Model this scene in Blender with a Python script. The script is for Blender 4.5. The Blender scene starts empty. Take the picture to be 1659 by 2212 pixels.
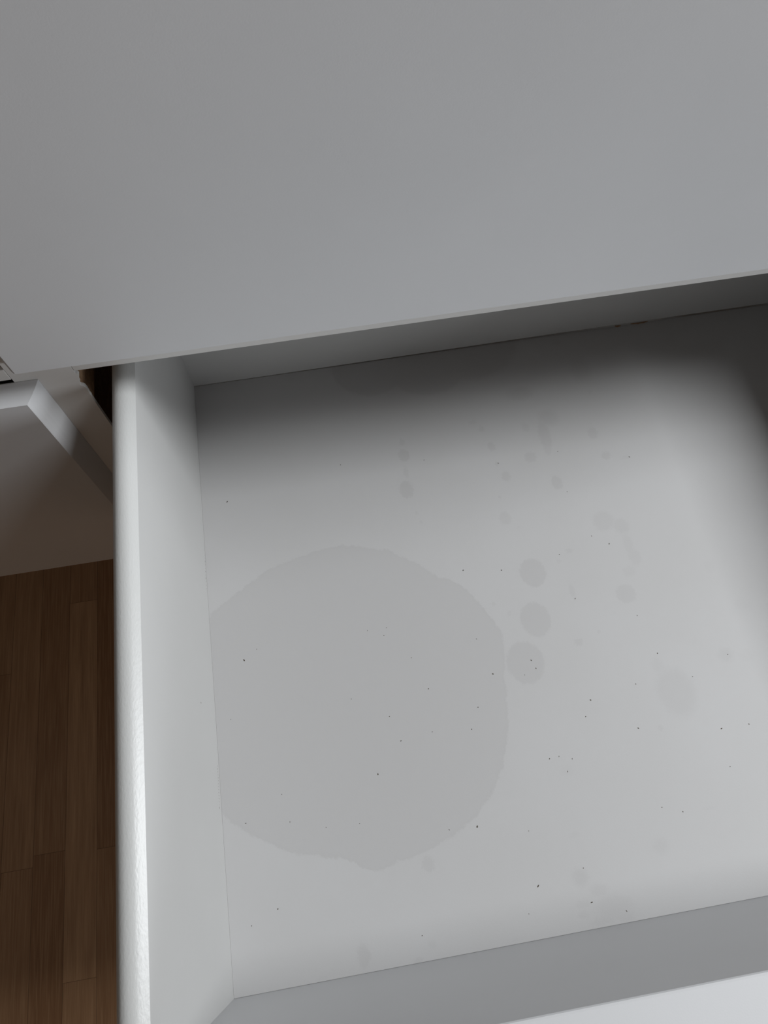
import bpy, bmesh, math, random
from mathutils import Vector, Matrix
C = bpy.context.scene.collection
random.seed(4)
S = 0.476            # metres per drafting unit; the drawings below are in metres

# ---------------------------------------------------------------- camera
cd = bpy.data.cameras.new('camera'); cam = bpy.data.objects.new('camera', cd); C.objects.link(cam)
cd.sensor_fit = 'HORIZONTAL'; cd.sensor_width = 36; cd.lens = 36*1523.27/1659
cd.clip_start = 0.01
M = Matrix(((0.98647966, 0.1537063, -0.05685296), (-0.16346542, 0.89808462, -0.40831738), (-0.01170219, 0.41209028, 0.91106787))).to_4x4()
M.translation = Vector((0.10343, -0.34917, 0.476))
cam.matrix_world = M
bpy.context.scene.camera = cam

# ---------------------------------------------------------------- light
w = bpy.data.worlds.new('overcast'); bpy.context.scene.world = w; w.use_nodes = True
bg = w.node_tree.nodes['Background']; bg.inputs[0].default_value = (0.75, 0.85, 1, 1); bg.inputs[1].default_value = 0.6
def added_window_lamp(name, loc, target, sx, sy, power, col):
    l = bpy.data.lights.new(name, 'AREA'); l.shape = 'RECTANGLE'; l.size = sx; l.size_y = sy; l.energy = power; l.color = col
    o = bpy.data.objects.new(name, l); C.objects.link(o); o.location = loc
    o.rotation_euler = (Vector(target)-Vector(loc)).to_track_quat('-Z', 'Y').to_euler()
    return o
rl = added_window_lamp('added_roof_key', (1.24, -0.29, 1.26), (0.64, -0.29, 0.66), 0.52, 0.56, 25, (0.955, 0.98, 1.0))  # key light; its roof window is invented, out of view
d_ = Vector((1, 0, -1)).normalized(); n_ = Vector((1, 0, 1)).normalized(); y_ = n_.cross(d_)     # lies in the slope
rl.rotation_euler = Matrix((d_, y_, n_)).transposed().to_euler()
added_window_lamp('added_low_fill', (1.73, -1.60, 0.38), (0, -1.60, 0.38), 1.1, 0.62, 16.5, (0.92, 0.96, 1.0))  # added fill from an invented low side window, brightens the large front

v = bpy.context.scene.view_settings
v.view_transform = 'Standard'; v.look = 'None'; v.gamma = 1; v.use_curve_mapping = False; v.exposure = 0.0

# ---------------------------------------------------------------- materials
class NT:
    def __init__(s, name, rough=0.5, spec=0.4):
        s.m = bpy.data.materials.new(name); s.m.use_nodes = True; s.t = s.m.node_tree; s.b = s.t.nodes['Principled BSDF']
        s.b.inputs['Roughness'].default_value = rough; s.b.inputs['Specular IOR Level'].default_value = spec
    def n(s, typ, **kw):
        x = s.t.nodes.new(typ)
        for k, val in kw.items(): setattr(x, k, val)
        return x
    def l(s, a, b): s.t.links.new(a, b)
    def put(s, sock, val):
        if hasattr(val, 'is_output'): s.l(val, sock)
        else: sock.default_value = val
    def math(s, op, a, b=0.0, c=0.0, clamp=False):
        x = s.n('ShaderNodeMath', operation=op, use_clamp=clamp); s.put(x.inputs[0], a); s.put(x.inputs[1], b); s.put(x.inputs[2], c); return x.outputs[0]
    def vm(s, op, a, b=(0, 0, 0), out=0):
        x = s.n('ShaderNodeVectorMath', operation=op); s.put(x.inputs[0], a); s.put(x.inputs[1], b); return x.outputs[out]
    def obj(s): return s.n('ShaderNodeTexCoord').outputs['Object']
    def noise(s, vec, scale, detail=3, out='Fac', rough=0.5):
        x = s.n('ShaderNodeTexNoise'); x.inputs['Scale'].default_value = scale; x.inputs['Detail'].default_value = detail
        x.inputs['Roughness'].default_value = rough; s.l(vec, x.inputs['Vector']); return x.outputs[out]
    def mix(s, f, a, b):
        x = s.n('ShaderNodeMix', data_type='RGBA'); s.put(x.inputs[0], f); s.put(x.inputs[6], a); s.put(x.inputs[7], b); return x.outputs[2]
    def rng(s, val, a, b, c, d, smooth=False):
        x = s.n('ShaderNodeMapRange'); 
        if smooth: x.interpolation_type = 'SMOOTHSTEP'
        s.put(x.inputs[0], val)
        for i, q in enumerate((a, b, c, d)): x.inputs[i+1].default_value = q
        return x.outputs[0]
    def bump(s, h, dist, strength=1.0):
        x = s.n('ShaderNodeBump'); x.inputs['Distance'].default_value = dist; x.inputs['Strength'].default_value = strength
        s.l(h, x.inputs['Height']); s.l(x.outputs[0], s.b.inputs['Normal'])

def paint(name, col, rough=0.45, spec=0.4, bump=0.00004, scale=900, stretch=(1, 1, 1)):
    k = NT(name, rough, spec); o = k.obj()
    o2 = k.vm('MULTIPLY', o, stretch)
    f = k.noise(o2, 14, 4)
    c = k.mix(k.rng(f, 0.3, 0.7, 0, 1), [*[x*0.985 for x in col], 1], [*[min(1, x*1.012) for x in col], 1])
    k.l(c, k.b.inputs['Base Color'])
    k.bump(k.noise(o2, scale, 2), bump)
    return k.m
WHITE = (0.648, 0.655, 0.668)
m_front = paint('painted_front', WHITE, 0.42, 0.35, 0.000015, 1500)
m_side = paint('painted_side', (0.54, 0.54, 0.532), 0.5, 0.3, 0.00002, 700)
m_top = paint('foil_edge', (0.57, 0.575, 0.565), 0.36, 0.45, 0.00008, 1000, (1, 0.45, 1))
m_frame = paint('painted_frame', (0.76, 0.75, 0.73), 0.5, 0.3, 0.00003, 600)
m_speck = paint('dark_speck', (0.10, 0.085, 0.07), 0.8, 0.1)
m_wall = paint('wall_paint', (0.24, 0.21, 0.18), 0.9, 0.1, 0.0003, 300)
m_ceil = paint('ceiling_paint', (0.30, 0.27, 0.24), 0.9, 0.1, 0.0003, 300)

def chipboard():
    k = NT('raw_chipboard', 0.9, 0.1); o = k.obj()
    vo = k.n('ShaderNodeTexVoronoi'); vo.inputs['Scale'].default_value = 420
    k.l(k.vm('MULTIPLY', o, (1, 0.5, 1)), vo.inputs['Vector'])
    f = k.math('ADD', k.math('MULTIPLY', vo.outputs['Color'], 0.5), k.math('MULTIPLY', k.noise(o, 300, 4), 0.5))
    k.l(k.mix(f, (0.20, 0.115, 0.065, 1), (0.46, 0.31, 0.19, 1)), k.b.inputs['Base Color'])
    k.bump(f, 0.0006); return k.m
m_chip = chipboard()

def parquet():
    k = NT('dark_parquet', 0.38, 0.4); o = k.obj()
    sx = k.n('ShaderNodeSeparateXYZ'); k.l(o, sx.inputs[0])
    W_ = 0.0353
    col = k.math('DIVIDE', k.math('ADD', sx.outputs[0], 10*W_ + 0.2640), W_)
    ci = k.math('FLOOR', col)
    cf = k.math('FRACT', col)
    wn = k.n('ShaderNodeTexWhiteNoise', noise_dimensions='1D'); k.l(ci, wn.inputs['W'])
    row = k.math('ADD', k.math('DIVIDE', sx.outputs[1], 0.42), k.math('MULTIPLY', wn.outputs['Value'], 7.3))
    ri = k.math('FLOOR', row); rf = k.math('FRACT', row)
    wn2 = k.n('ShaderNodeTexWhiteNoise', noise_dimensions='2D')
    cb = k.n('ShaderNodeCombineXYZ'); k.l(ci, cb.inputs[0]); k.l(ri, cb.inputs[1]); k.l(cb.outputs[0], wn2.inputs['Vector'])
    off = k.vm('MULTIPLY', wn2.outputs['Color'], (9, 9, 9))
    g = k.noise(k.vm('ADD', k.vm('MULTIPLY', o, (42, 2.6, 1)), off), 3.5, 6, rough=0.62)
    g2 = k.noise(k.vm('ADD', k.vm('MULTIPLY', o, (200, 6, 1)), off), 3, 3)
    base = k.mix(wn2.outputs['Value'], (0.225, 0.115, 0.055, 1), (0.40, 0.235, 0.125, 1))
    fine = k.mix(k.rng(g, 0.3, 0.72, 0, 0.6), base, (0.16, 0.075, 0.033, 1))
    fine = k.mix(k.rng(g2, 0.45, 0.8, 0, 0.35), fine, (0.50, 0.32, 0.18, 1))
    e1 = k.math('LESS_THAN', k.math('ABSOLUTE', k.math('SUBTRACT', k.math('ABSOLUTE', k.math('SUBTRACT', cf, 0.5)), 0.5)), 0.008)
    e2 = k.math('LESS_THAN', rf, 0.0012)
    e = k.math('MULTIPLY', k.math('MAXIMUM', e1, e2), 0.6)
    k.l(k.mix(e, fine, (0.05, 0.025, 0.012, 1)), k.b.inputs['Base Color'])
    k.bump(g, 0.0001); return k.m
m_floor = parquet()

# water stains of the drawer bottom: centre x, y, half width, half height (mm), strength, softness of the rim
STAINS=[
(220.2,-155.7,4.4,5.6,0.60,0.30),(228.5,-164.6,3.0,1.1,0.30,0.60),(229.8,-200.4,9.2,10.8,0.90,0.12),(223.1,-233.9,10.5,12.2,0.90,0.10),(208.9,-261.7,12.8,14.4,0.90,0.10),(290.8,-170.4,8.1,7.8,0.60,0.35),(302.3,-176.1,5.7,5.9,0.60,0.40),(302.9,-191.0,3.3,9.4,0.45,0.40),(304.5,-201.0,4.6,6.4,0.50,0.35),(297.5,-211.2,4.6,4.2,0.40,0.40),(290.0,-226.6,7.1,6.8,0.70,0.20),(259.8,-188.7,2.7,1.8,0.80,0.50),(250.1,-195.3,2.0,1.4,0.40,0.60),(253.5,-218.4,1.9,4.8,0.60,0.60),(248.1,-253.9,3.1,2.6,0.70,0.30),(263.8,-249.4,1.3,1.3,0.50,0.50),(302.3,-297.3,12.8,15.9,0.55,0.35),(295.9,-278.3,4.3,5.3,0.30,0.60),(343.3,-279.0,4.7,4.8,0.60,0.80),(356.5,-282.1,5.0,3.8,0.25,0.80),(354.5,-216.7,4.6,4.3,0.30,0.80),(367.3,-247.6,5.8,4.8,0.30,0.80),(284.7,-317.4,2.1,1.8,0.50,0.60),(196.7,-218.0,1.6,1.3,0.60,0.50),(206.2,-226.7,1.6,1.7,0.40,0.50),(311.3,-37.4,8.2,11.9,0.70,0.60),(257.3,-51.6,10.3,6.2,0.80,0.60),(274.0,-77.3,8.0,7.3,0.80,0.50),(266.9,-92.7,4.7,12.5,0.90,0.30),(266.0,-104.6,2.8,4.9,0.70,0.40),(253.9,-82.8,2.9,4.2,0.60,0.50),(304.0,-96.6,3.9,5.0,0.90,0.40),(251.0,-109.0,4.6,4.9,0.90,0.30),(308.4,-117.7,3.9,3.3,0.80,0.40),(224.0,-95.3,2.9,4.1,0.80,0.40),(228.9,-122.2,3.5,4.3,0.80,0.40),(265.4,-134.0,4.2,5.9,0.90,0.25),(219.8,-78.6,2.2,2.9,0.70,0.50),(214.0,-71.2,3.6,1.7,0.50,0.60),(224.5,-110.6,1.4,1.6,0.70,0.50),(220.5,-138.1,1.4,1.5,0.60,0.50),(322.2,-121.7,3.5,1.6,0.40,0.60),(299.4,-8.5,3.1,2.4,0.50,0.50),(312.6,-59.4,2.2,2.2,0.40,0.50),(156.5,-79.5,2.2,2.9,0.70,0.40),(156.2,-91.5,4.3,5.3,1.00,0.25),(155.0,-105.9,1.8,5.2,0.70,0.40),(152.8,-120.6,5.2,7.4,1.00,0.20),(156.8,-140.7,1.4,1.5,0.70,0.40),(158.8,-148.6,1.7,1.5,0.50,0.40),(143.0,-1.0,31.9,32.3,1.25,0.08),(188.7,-10.0,34.1,30.3,1.25,0.10),(228.1,2.1,38.3,34.0,1.15,0.15),(209.8,-392.6,4.7,5.0,0.90,0.70),(207.0,-406.2,4.4,2.4,0.50,0.50),(206.0,-411.6,3.3,2.1,0.50,0.50),(225.0,-410.4,10.9,6.3,0.60,0.50),(218.9,-400.6,5.5,3.2,0.60,0.60),(230.0,-416.0,5.4,3.3,0.50,0.50),(217.3,-416.3,7.6,2.4,0.50,0.50),(262.4,-384.1,5.3,4.4,0.50,0.80),(212.8,-369.9,2.8,1.6,0.30,0.80),(218.4,-333.0,4.1,2.8,0.20,0.80),(299.5,-368.4,4.3,1.3,0.30,0.80),(121.3,-370.7,3.9,4.5,0.70,0.30),(75.8,-410.9,3.7,6.2,0.80,0.40),(115.8,-411.9,2.4,2.1,0.35,0.60),(106.4,-418.7,2.7,2.0,0.50,0.50),]
BLOB=[(-2.626,108.0),(-2.507,105.1),(-2.384,101.6),(-2.262,99.0),(-2.112,96.2),(-2.025,94.1),(-1.875,92.1),(-1.767,93.2),(-1.736,95.6),(-1.700,97.3),(-1.660,98.6),(-1.609,99.2),(-1.560,98.9),(-1.502,96.6),(-1.367,97.1),(-1.236,96.8),(-1.084,97.9),(-0.912,99.1),(-0.770,99.6),(-0.572,98.4),(-0.468,97.6),(-0.289,96.6),(-0.166,96.1),(0.022,97.2),(0.169,102.6),(0.285,106.8),(0.391,106.5),(0.487,106.4),(0.647,107.5),(0.774,106.5),(0.863,102.8),(0.958,103.9),(1.103,106.7),(1.252,109.9),(1.359,110.2),(1.539,113.4),(1.690,113.3),(1.815,112.8),(1.998,115.4),(2.150,116.0),(2.258,116.6),(2.445,121.7)]
SPECKS=[(21.5,-228.6,0.62),(185.5,-265.6,0.62),(141.1,-268.1,0.46),(112.6,-281.5,0.43),(117.4,-297.8,0.46),(99.5,-315.4,0.62),(164.0,-298.2,0.31),(179.9,-240.6,0.31),(107.2,-222.4,0.25),(117.8,-227.7,0.31),(120.4,-222.6,0.31),(133.7,-245.9,0.31),(89.6,-266.2,0.31),(138.4,-295.6,0.31),(14.2,-330.0,0.40),(41.3,-333.7,0.31),(63.0,-340.4,0.31),(83.7,-341.7,0.31),(154.9,-355.3,0.68),(137.6,-354.2,0.31),(181.3,-190.4,0.37),(208.2,-194.8,0.37),(171.0,-285.2,0.31),(37.9,-317.1,0.25),(30.6,-222.6,0.25),(9.7,-266.1,0.25),(18.9,-107.8,0.62),(106.8,-91.2,0.37),(170.5,-97.9,0.37),(225.8,-110.2,0.43),(325.6,-121.9,0.56),(273.0,-108.0,0.31),(271.0,-142.5,0.31),(278.7,-180.2,0.40),(289.5,-188.2,0.56),(251.9,-190.3,0.37),(208.2,-194.9,0.37),(181.2,-190.4,0.37),(254.1,-224.0,0.37),(213.1,-261.0,0.50),(214.9,-266.7,0.46),(206.4,-269.8,0.31),(298.3,-270.5,0.46),(316.2,-289.4,0.31),(277.6,-287.8,0.40),(245.1,-293.0,0.56),(238.9,-302.7,0.40),(270.4,-315.3,0.50),(323.3,-324.4,0.50),(341.7,-324.7,0.50),(292.9,-242.9,0.31),(171.0,-285.4,0.31),(164.0,-298.2,0.37),(209.0,-324.1,0.40),(215.3,-323.7,0.31),(344.6,-279.1,0.40),(185.5,-362.8,0.31),(218.3,-333.4,0.37),(223.2,-326.5,0.37),(270.2,-363.3,0.31),(282.1,-367.8,0.40),(320.3,-347.4,0.31),(174.7,-406.0,0.31),(231.6,-413.9,0.37),(212.9,-387.9,0.31),(183.6,-392.9,0.62),(212.7,-406.3,0.56),(29.1,-379.5,0.46),(110.8,-406.7,0.31),(13.0,-385.6,0.31)]

CEN = (95.5, -270.3)
def stained_board():
    k = NT('stained_drawer_bottom', 0.55, 0.25); o = k.obj()
    p = k.vm('MULTIPLY', o, (1000, 1000, 0))
    w1 = k.vm('SUBTRACT', k.noise(p, 0.40, 8, 'Color', 0.75), (0.5, 0.5, 0.5))
    pw = k.vm('ADD', p, k.vm('MULTIPLY', w1, (8, 8, 0)))
    acc = None
    for x, y, rx, ry, s, so in STAINS:
        q = k.vm('MULTIPLY', k.vm('SUBTRACT', pw, (x, y, 0)), (1/rx, 1/ry, 0))
        d = k.vm('LENGTH', q, out='Value')
        f = k.rng(d, 1-so*0.9, 1+so*0.75, s, 0, True)
        acc = f if acc is None else k.math('MAXIMUM', acc, f)
    # the large round one: rim radius by angle
    w2 = k.vm('SUBTRACT', k.noise(p, 0.22, 9, 'Color', 0.80), (0.5, 0.5, 0.5))
    q = k.vm('SUBTRACT', k.vm('ADD', p, k.vm('MULTIPLY', w2, (9.5, 9.5, 0))), (CEN[0], CEN[1], 0))
    sp = k.n('ShaderNodeSeparateXYZ'); k.l(q, sp.inputs[0])
    ang = k.math('ARCTAN2', sp.outputs[1], sp.outputs[0])
    t = k.rng(ang, -math.pi, math.pi, 0, 1)
    fc = k.n('ShaderNodeFloatCurve'); cv = fc.mapping.curves[0]
    pts = [((a+math.pi)/(2*math.pi), r/150) for a, r in BLOB]
    pts = [(0.0, 120/150)] + pts + [(1.0, 120/150)]
    cv.points[0].location = pts[0]; cv.points[1].location = pts[-1]
    for q_ in pts[1:-1]: cv.points.new(*q_)
    for c_ in cv.points: c_.handle_type = 'VECTOR'
    fc.mapping.update(); k.l(t, fc.inputs['Value'])
    rad = k.math('MULTIPLY', fc.outputs[0], 150)
    ln = k.vm('LENGTH', q, out='Value')
    dd = k.math('SUBTRACT', ln, rad)
    big = k.rng(dd, -0.5, 0.5, 0.80, 0)
    rim = k.math('MULTIPLY', k.rng(k.math('ABSOLUTE', k.math('ADD', dd, 0.9)), 0, 1.6, 0.18, 0), 1.0)
    acc = k.math('MAXIMUM', acc, k.math('ADD', big, rim))
    mott = k.noise(p, 0.012, 4)
    clean = k.mix(k.rng(mott, 0.35, 0.65, 0, 1), (0.494, 0.490, 0.487, 1), (0.506, 0.503, 0.502, 1))
    k.l(k.mix(acc, clean, (0.462, 0.457, 0.455, 1)), k.b.inputs['Base Color'])
    k.bump(k.noise(p, 0.9, 3), 0.00003)
    return k.m
m_bottom = stained_board()

# ---------------------------------------------------------------- geometry helpers
def add_box(bm, x0, x1, y0, y1, z0, z1, mi=0):
    vs = [bm.verts.new((x, y, z)) for x in (x0, x1) for y in (y0, y1) for z in (z0, z1)]
    for f in ((0, 1, 3, 2), (4, 6, 7, 5), (0, 4, 5, 1), (2, 3, 7, 6), (0, 2, 6, 4), (1, 5, 7, 3)):
        bm.faces.new([vs[i] for i in f]).material_index = mi
def obj(name, bm, mats, parent=None, bevel=0.0, seg=2, smooth=False):
    bmesh.ops.recalc_face_normals(bm, faces=bm.faces[:])
    me = bpy.data.meshes.new(name); bm.to_mesh(me); bm.free()
    for m in (mats if isinstance(mats, (list, tuple)) else [mats]): me.materials.append(m)
    o = bpy.data.objects.new(name, me); C.objects.link(o)
    if parent: o.parent = parent
    if smooth:
        for f in me.polygons: f.use_smooth = True
    if bevel:
        b = o.modifiers.new('edge', 'BEVEL'); b.width = bevel; b.segments = seg; b.limit_method = 'ANGLE'; b.angle_limit = math.radians(40)
    return o
def box(name, x0, x1, y0, y1, z0, z1, m, parent=None, bevel=0.0004):
    bm = bmesh.new(); add_box(bm, x0, x1, y0, y1, z0, z1); return obj(name, bm, m, parent, bevel)
def prism(bm, prof, axis, a, b, mi=0):
    """closed profile swept along an axis; prof gives the other two coordinates in xyz order"""
    def P(q, t):
        c = list(q); c.insert(axis, t); return c
    A = [bm.verts.new(P(q, a)) for q in prof]; B = [bm.verts.new(P(q, b)) for q in prof]; n = len(prof); out = []
    bm.faces.new(A); bm.faces.new(B[::-1])
    for i in range(n): out.append(bm.faces.new((A[i], A[(i+1) % n], B[(i+1) % n], B[i])))
    for f in bm.faces: f.material_index = mi
    return out
def bevelled_front(name, x0, x1, z0, z1, yb, yf, inset_x, inset_z, parent, m):
    """a drawer front: back outline on the plane yb, edges sloping in a shallow convex curve to the face on the plane yf"""
    bm = bmesh.new(); rings = []
    steps = [(0, 0), (0.0, 0.04), (0.13, 0.22), (0.30, 0.42), (0.50, 0.62), (0.72, 0.80), (0.93, 0.955), (1.0, 1.0)]
    for s, d in steps:
        ix, iz, y = inset_x*s, inset_z*s, yb+(yf-yb)*d
        rings.append([bm.verts.new(c) for c in ((x0+ix, y, z0+iz), (x1-ix, y, z0+iz), (x1-ix, y, z1-iz), (x0+ix, y, z1-iz))])
    bm.faces.new(rings[0]); bm.faces.new(rings[-1])
    for a, b in zip(rings, rings[1:]):
        for i in range(4): bm.faces.new((a[i], a[(i+1) % 4], b[(i+1) % 4], b[i]))
    return obj(name, bm, m, parent)
def empty(name, loc=(0, 0, 0), parent=None):
    o = bpy.data.objects.new(name, None); C.objects.link(o); o.location = loc; o.empty_display_size = 0.05
    if parent: o.parent = parent
    return o
def struct(o): o['kind'] = 'structure'; return o

# ---------------------------------------------------------------- the room (attic, with an unseen roof window invented on the right for the key light)
FZ = -0.40
bm = bmesh.new(); add_box(bm, -1.6, 1.7, -2.5, 0.42, FZ-0.03, FZ); struct(obj('floor', bm, m_floor))
XR, XS, CZ, KZ = 1.7, 0.5, 2.0, 0.80        # knee wall, where the slope meets the flat ceiling
for nm, a in (('wall_back', (-1.6, 1.7, 0.42, 0.50, FZ, 2.0)), ('wall_left', (-1.68, -1.6, -2.5, 0.42, FZ, 2.0)), ('wall_front', (-1.6, 1.7, -2.58, -2.5, FZ, 2.0))):
    bm = bmesh.new(); add_box(bm, *a); struct(obj(nm, bm, m_wall))
bm = bmesh.new()                              # low wall under the slope, its low window opening invented for the fill lamp
WY0, WY1, WZ0, WZ1 = -2.18, -1.02, 0.04, 0.72
for a in ((-2.5, WY0, FZ, KZ), (WY1, 0.42, FZ, KZ), (WY0, WY1, FZ, WZ0), (WY0, WY1, WZ1, KZ)):
    add_box(bm, XR, XR+0.08, a[0], a[1], a[2], a[3])
struct(obj('wall_right', bm, m_wall))
bm = bmesh.new()
for a in ((WY0, WY0+0.03, WZ0, WZ1), (WY1-0.03, WY1, WZ0, WZ1), (WY0+0.03, WY1-0.03, WZ0, WZ0+0.03), (WY0+0.03, WY1-0.03, WZ1-0.03, WZ1)):
    add_box(bm, XR, XR+0.05, a[0], a[1], a[2], a[3])
struct(obj('added_low_window', bm, m_front))  # unseen frame, added around the fill lamp
def slope(t): return XS+(XR-XS)*t, CZ+(KZ-CZ)*t
bm = bmesh.new(); add_box(bm, -1.6, XS, -2.5, 0.42, CZ, CZ+0.05)
def slope_piece(bm, t0, t1, y0, y1, th=0.05, d0=0.0):
    a, b = slope(t0), slope(t1); n = Vector((XR-XS, 0, 0)); n = Vector((CZ-KZ, XR-XS)).normalized()
    prof = [(a[0]+n[0]*d0, a[1]+n[1]*d0), (b[0]+n[0]*d0, b[1]+n[1]*d0), (b[0]+n[0]*th, b[1]+n[1]*th), (a[0]+n[0]*th, a[1]+n[1]*th)]
    A = [bm.verts.new((q[0], y0, q[1])) for q in prof]; B = [bm.verts.new((q[0], y1, q[1])) for q in prof]
    bm.faces.new(A); bm.faces.new(B[::-1])
    for i in range(4): bm.faces.new((A[i], A[(i+1) % 4], B[(i+1) % 4], B[i]))
T0, T1, Y0, Y1 = 0.43, 0.80, -0.61, 0.03
slope_piece(bm, 0, T0, -2.5, 0.42); slope_piece(bm, T1, 1, -2.5, 0.42); slope_piece(bm, T0, T1, -2.5, Y0); slope_piece(bm, T0, T1, Y1, 0.42)
struct(obj('ceiling', bm, m_ceil))
bm = bmesh.new(); e = 0.02
slope_piece(bm, T0, T0+e, Y0, Y1, 0.06, -0.004); slope_piece(bm, T1-e, T1, Y0, Y1, 0.06, -0.004)
slope_piece(bm, T0+e, T1-e, Y0, Y0+0.03, 0.06, -0.004); slope_piece(bm, T0+e, T1-e, Y1-0.03, Y1, 0.06, -0.004)
struct(obj('added_roof_window', bm, m_front))  # unseen frame, made up to give the key light a source

# ---------------------------------------------------------------- the chest of drawers
chest = empty('chest_of_drawers', (0, 0, FZ))
chest['label'] = 'white laminate chest of drawers, chipped at the stile beside its pulled-out, water-stained empty drawer'
chest['category'] = 'chest of drawers'
def sub(o, parent):            # keep world placement although the parent stands on the floor
    o.parent = parent; o.matrix_parent_inverse = Matrix.Translation(-Vector(chest.location)) if parent is chest else Matrix(); return o
YS, YF = -0.0980, -0.1103      # frame plane, face plane of the fronts
XL = -0.62
RZ0, RZ1 = 0.1624, 0.1712
CTOP = 0.445
# stile with the bitten right edge
XS1, XS0 = -0.0285, -0.0611
bite = [(0.1605, .0), (0.1600, .0009), (0.1585, .0013), (0.1570, .0007), (0.1556, .0002), (0.1545, -.0004), (0.1534, -.0006), (0.1521, -.0007), (0.1510, -.0013),
        (0.1502, -.0017), (0.1494, -.0013), (0.1485, -.0001), (0.1473, .0003), (0.1452, .0005), (0.1428, .0003), (0.1400, .0001), (0.1385, .0003), (0.1365, .0)]
prof = [(XS0, CTOP), (XS0, -0.072), (XS1, -0.072)] + [(XS1+dx, z) for z, dx in sorted(bite)] + [(XS1, CTOP)]
bm = bmesh.new(); prism(bm, prof, 1, YS, YS+0.0022)
stile = sub(obj('stile', bm, m_frame), chest)
bm = bmesh.new(); add_box(bm, XS0, XS1-0.0004, YS+0.0022, YS+0.016, 0.1328, CTOP); add_box(bm, XS0, XS1-0.022, YS+0.0022, YS+0.016, -0.072, 0.1328)
core = obj('stile_core', bm, m_chip, stile); core['label'] = 'raw chipboard core of the stile'
# divider behind the stile
o = sub(box('divider', -0.0535, XS1-0.0005, YS+0.016, 0.355, 0.1328, CTOP, m_chip, None, 0), chest); o['label'] = 'raw brown chipboard divider'
sub(box('divider', -0.0575, -0.0535, YS+0.016, 0.355, -0.066, CTOP, m_chip, None, 0), chest)
# rails and shelf
sub(box('rail', XS1+0.0002, 0.55, YS, YS+0.020, RZ0, RZ1, m_frame), chest)
bm = bmesh.new(); add_box(bm, XL+0.02, XS0-0.0004, YS, 0.355, RZ0, RZ1); sub(obj('shelf', bm, m_frame, None, 0.0004), chest)
sub(box('stile', 0.55, 0.575, YS, YS+0.016, -0.072, CTOP, m_frame), chest)
sub(box('side_panel', XL, XL+0.02, YS, 0.36, -0.08, CTOP, m_frame), chest)
sub(box('side_panel', 0.575, 0.595, YS, 0.36, -0.08, CTOP, m_frame), chest)
sub(box('back_panel', XL+0.02, 0.575, 0.355, 0.36, -0.08, CTOP, m_frame, None, 0), chest)
sub(box('bottom_board', XL+0.02, 0.575, YS+0.018, 0.355, -0.08, -0.068, m_frame, None, 0), chest)
sub(box('top_board', XL-0.01, 0.605, YS-0.02, 0.37, CTOP, CTOP+0.02, m_front, None, 0.002), chest)
for x in (-0.60, 0.572):
    for y in (-0.075, 0.32):
        bm = bmesh.new(); r0, r1 = 0.022, 0.014
        for k_ in range(1):
            A = [bm.verts.new((x+math.cos(t*math.pi/12)*r0, y+math.sin(t*math.pi/12)*r0, -0.08)) for t in range(24)]
            B = [bm.verts.new((x+math.cos(t*math.pi/12)*r1, y+math.sin(t*math.pi/12)*r1, FZ)) for t in range(24)]
            bm.faces.new(A); bm.faces.new(B[::-1])
            for i in range(24): bm.faces.new((A[i], A[(i+1) % 24], B[(i+1) % 24], B[i]))
        sub(obj('leg', bm, m_front), chest)
# closed fronts
IX, IZ = 0.0076, 0.0052
f = sub(bevelled_front('drawer_front', XL+0.01, -0.0486, -0.0662-IZ, 0.1602, YS-0.0001, YF, IX, IZ, None, m_front), chest)
f['label'] = 'closed lower left drawer front with wide bevelled edges'
f = sub(bevelled_front('drawer_front', -0.0498-IX, 0.585, 0.1817-IZ, 0.430, YS-0.0001, YF, IX, IZ, None, m_front), chest)
f['label'] = 'large plain closed drawer front above the open drawer'

# ---- the open drawer
drawer = sub(empty('drawer'), chest); drawer['label'] = 'open drawer, empty, with round water stains on its bottom'
YFI = -0.4198                  # inner face of the front
XI = 0.0; XO = 0.505           # inner faces of the two sides
H = 0.1489
def side(sign, x, marks):
    pr = [(0, -0.012), (0, H), (-0.0020, H+0.0013), (-0.0037, H+0.0023), (-0.0054, H+0.0030), (-0.0080, H+0.0033), (-0.0103, H+0.0027), (-0.0120, H+0.0011),
          (-0.0131, H-0.0007), (-0.0137, H-0.0034), (-0.0140, H-0.0070), (-0.0141, H-0.0105), (-0.0141, -0.012)]
    bm = bmesh.new(); fs = prism(bm, [(x+sign*a, b) for a, b in pr], 1, YFI, 0.010)
    for i, f_ in enumerate(fs): 
        f_.material_index = 1 if 1 <= i <= 10 else 0
        f_.smooth = 1 <= i <= 10
    for e_ in bm.edges:
        if all(abs(v_.co.z-H) < 1e-6 for v_ in e_.verts): e_.smooth = False
    for y, z, r, ln in marks:
        vs = [bm.verts.new((x+0.00004, y+math.cos(t*math.pi/4)*r*ln, z+math.sin(t*math.pi/4)*r)) for t in range(8)]
        bm.faces.new(vs).material_index = 2
    return obj('side_panel', bm, [m_side, m_top, m_speck], drawer)
marks = [(-0.2599, 0.0382, 0.0005, 1)]
for y0, y1, z0, z1, n in ((-0.148, -0.1745, 0.0010, 0.0030, 11), (-0.294, -0.3189, 0.0035, 0.0058, 15)):
    for i in range(n):
        t = i/(n-1); marks.append((y0+(y1-y0)*t, z0+(z1-z0)*t+random.uniform(-.0002, .0002), random.uniform(.00018, .00036), random.uniform(0.8, 2.2)))
side(1, XI, marks); side(-1, XO, [])
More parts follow.
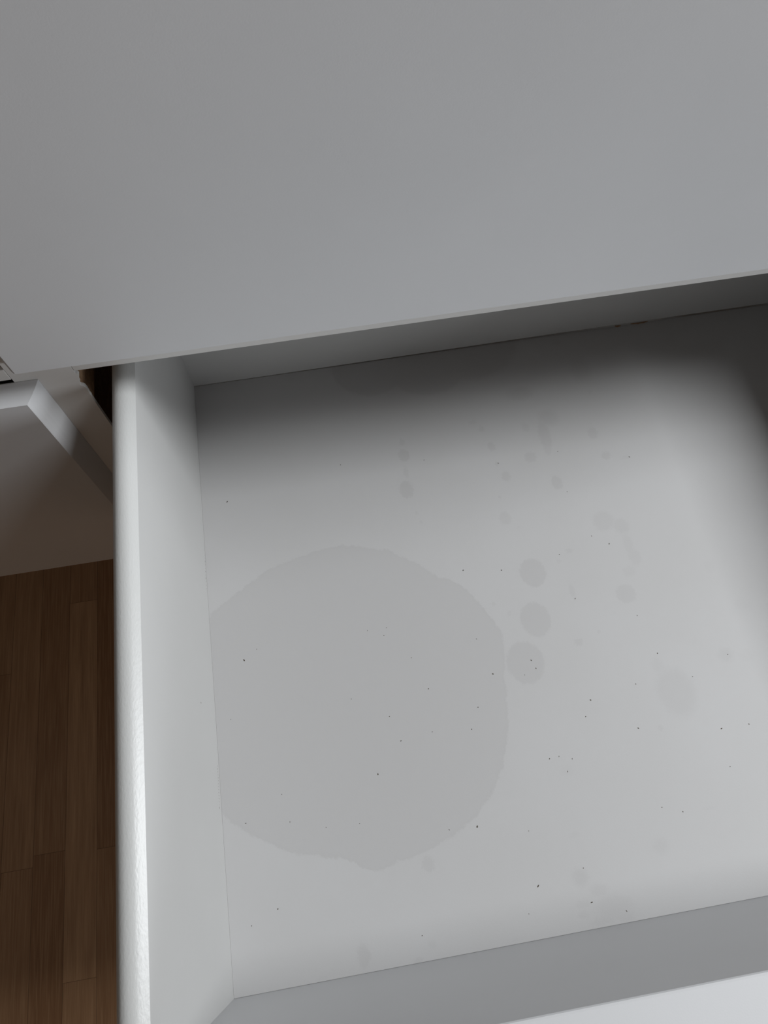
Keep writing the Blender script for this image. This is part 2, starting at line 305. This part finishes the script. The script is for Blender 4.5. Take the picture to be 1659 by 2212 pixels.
# bottom with dust specks lying in its surface
bm = bmesh.new(); add_box(bm, XI+0.00008, XO-0.0001, YFI+0.00012, -0.0002, -0.004, 0.0)
for x, y, r in SPECKS:
    x, y, r = x/1000, y/1000, r/1000*0.9; a = random.uniform(0, 3.14); el = random.uniform(1.0, 1.8); n = 7; vs = []
    for t in range(n):
        q = t*2*math.pi/n; rr = r*random.uniform(0.75, 1.15); ex, ey = math.cos(q)*rr*el, math.sin(q)*rr/el**0.5
        vs.append(bm.verts.new((x+ex*math.cos(a)-ey*math.sin(a), y+ex*math.sin(a)+ey*math.cos(a), 0.00003)))
    bm.faces.new(vs).material_index = 1
o = obj('drawer_bottom', bm, [m_bottom, m_speck], drawer); o['label'] = 'white drawer bottom with one large and many small water stains'
# back wall, its lower edge lifting off the bottom towards the right
bm = bmesh.new(); n = 60; lo = []; A = []
for i in range(n+1):
    x = XI+(XO-XI)*i/n; t = i/n
    gap = 0.0002 + 0.0015*min(1, max(0, (x-0.06)/0.26)); A.append((x, gap))
for y in (0.0, 0.012):
    bot = [bm.verts.new((x, y, g if y == 0 else -0.006)) for x, g in A]
    top = [bm.verts.new((x, y, H+0.001)) for x, g in A]; lo.append((bot, top))
for i in range(n):
    (b0, t0), (b1, t1) = lo
    bm.faces.new((b0[i], b0[i+1], t0[i+1], t0[i])); bm.faces.new((b1[i+1], b1[i], t1[i], t1[i+1]))
    bm.faces.new((t0[i], t0[i+1], t1[i+1], t1[i])); bm.faces.new((b0[i+1], b0[i], b1[i], b1[i+1]))
for i in (0, n): bm.faces.new((lo[0][0][i], lo[0][1][i], lo[1][1][i], lo[1][0][i]))
obj('back_panel', bm, m_side, drawer)
# inner board of the front and the decorative front on it
bm = bmesh.new(); pr = [(YFI, -0.010), (YFI, 0.1590), (YFI-0.0004, 0.1597), (YFI-0.0012, 0.1600), (YFI-0.0170, 0.1600), (YFI-0.0170, -0.010)]
prism(bm, pr, 0, -0.0143, XO+0.0143); obj('front_board', bm, m_front, drawer)
f = bevelled_front('drawer_front', -0.0486, 0.585, -0.0662-IZ, 0.1600, YFI-0.0171, YFI-0.0294, IX, IZ, drawer, m_front)
# chipped spots of the bottom board at the back joint
for x0, wd, dp in ((0.3540, 0.0055, 0.0019), (0.3725, 0.0150, 0.0016)):
    bm = bmesh.new(); n = 12; up = []; 
    for i in range(n+1):
        t = i/n; env = math.sin(math.pi*t)**0.7*dp*0.75*random.uniform(0.55, 1.1)
        up.append((x0-wd/2+wd*t, -0.0002-env))
    ring = [bm.verts.new((x, y, 0.00006)) for x, y in up] + [bm.verts.new((x0+wd/2, -0.0001, 0.00006)), bm.verts.new((x0-wd/2, -0.0001, 0.00006))]
    r2 = [bm.verts.new((q.co.x, q.co.y*0.85, 0.0006*random.random()+0.0003)) for q in ring]
    bm.faces.new(ring); bm.faces.new(r2[::-1])
    for i in range(len(ring)): bm.faces.new((ring[i], ring[(i+1) % len(ring)], r2[(i+1) % len(ring)], r2[i]))
    o = obj('chipped_edge', bm, m_chip, drawer); o['label'] = 'splintered brown edge of the drawer bottom'
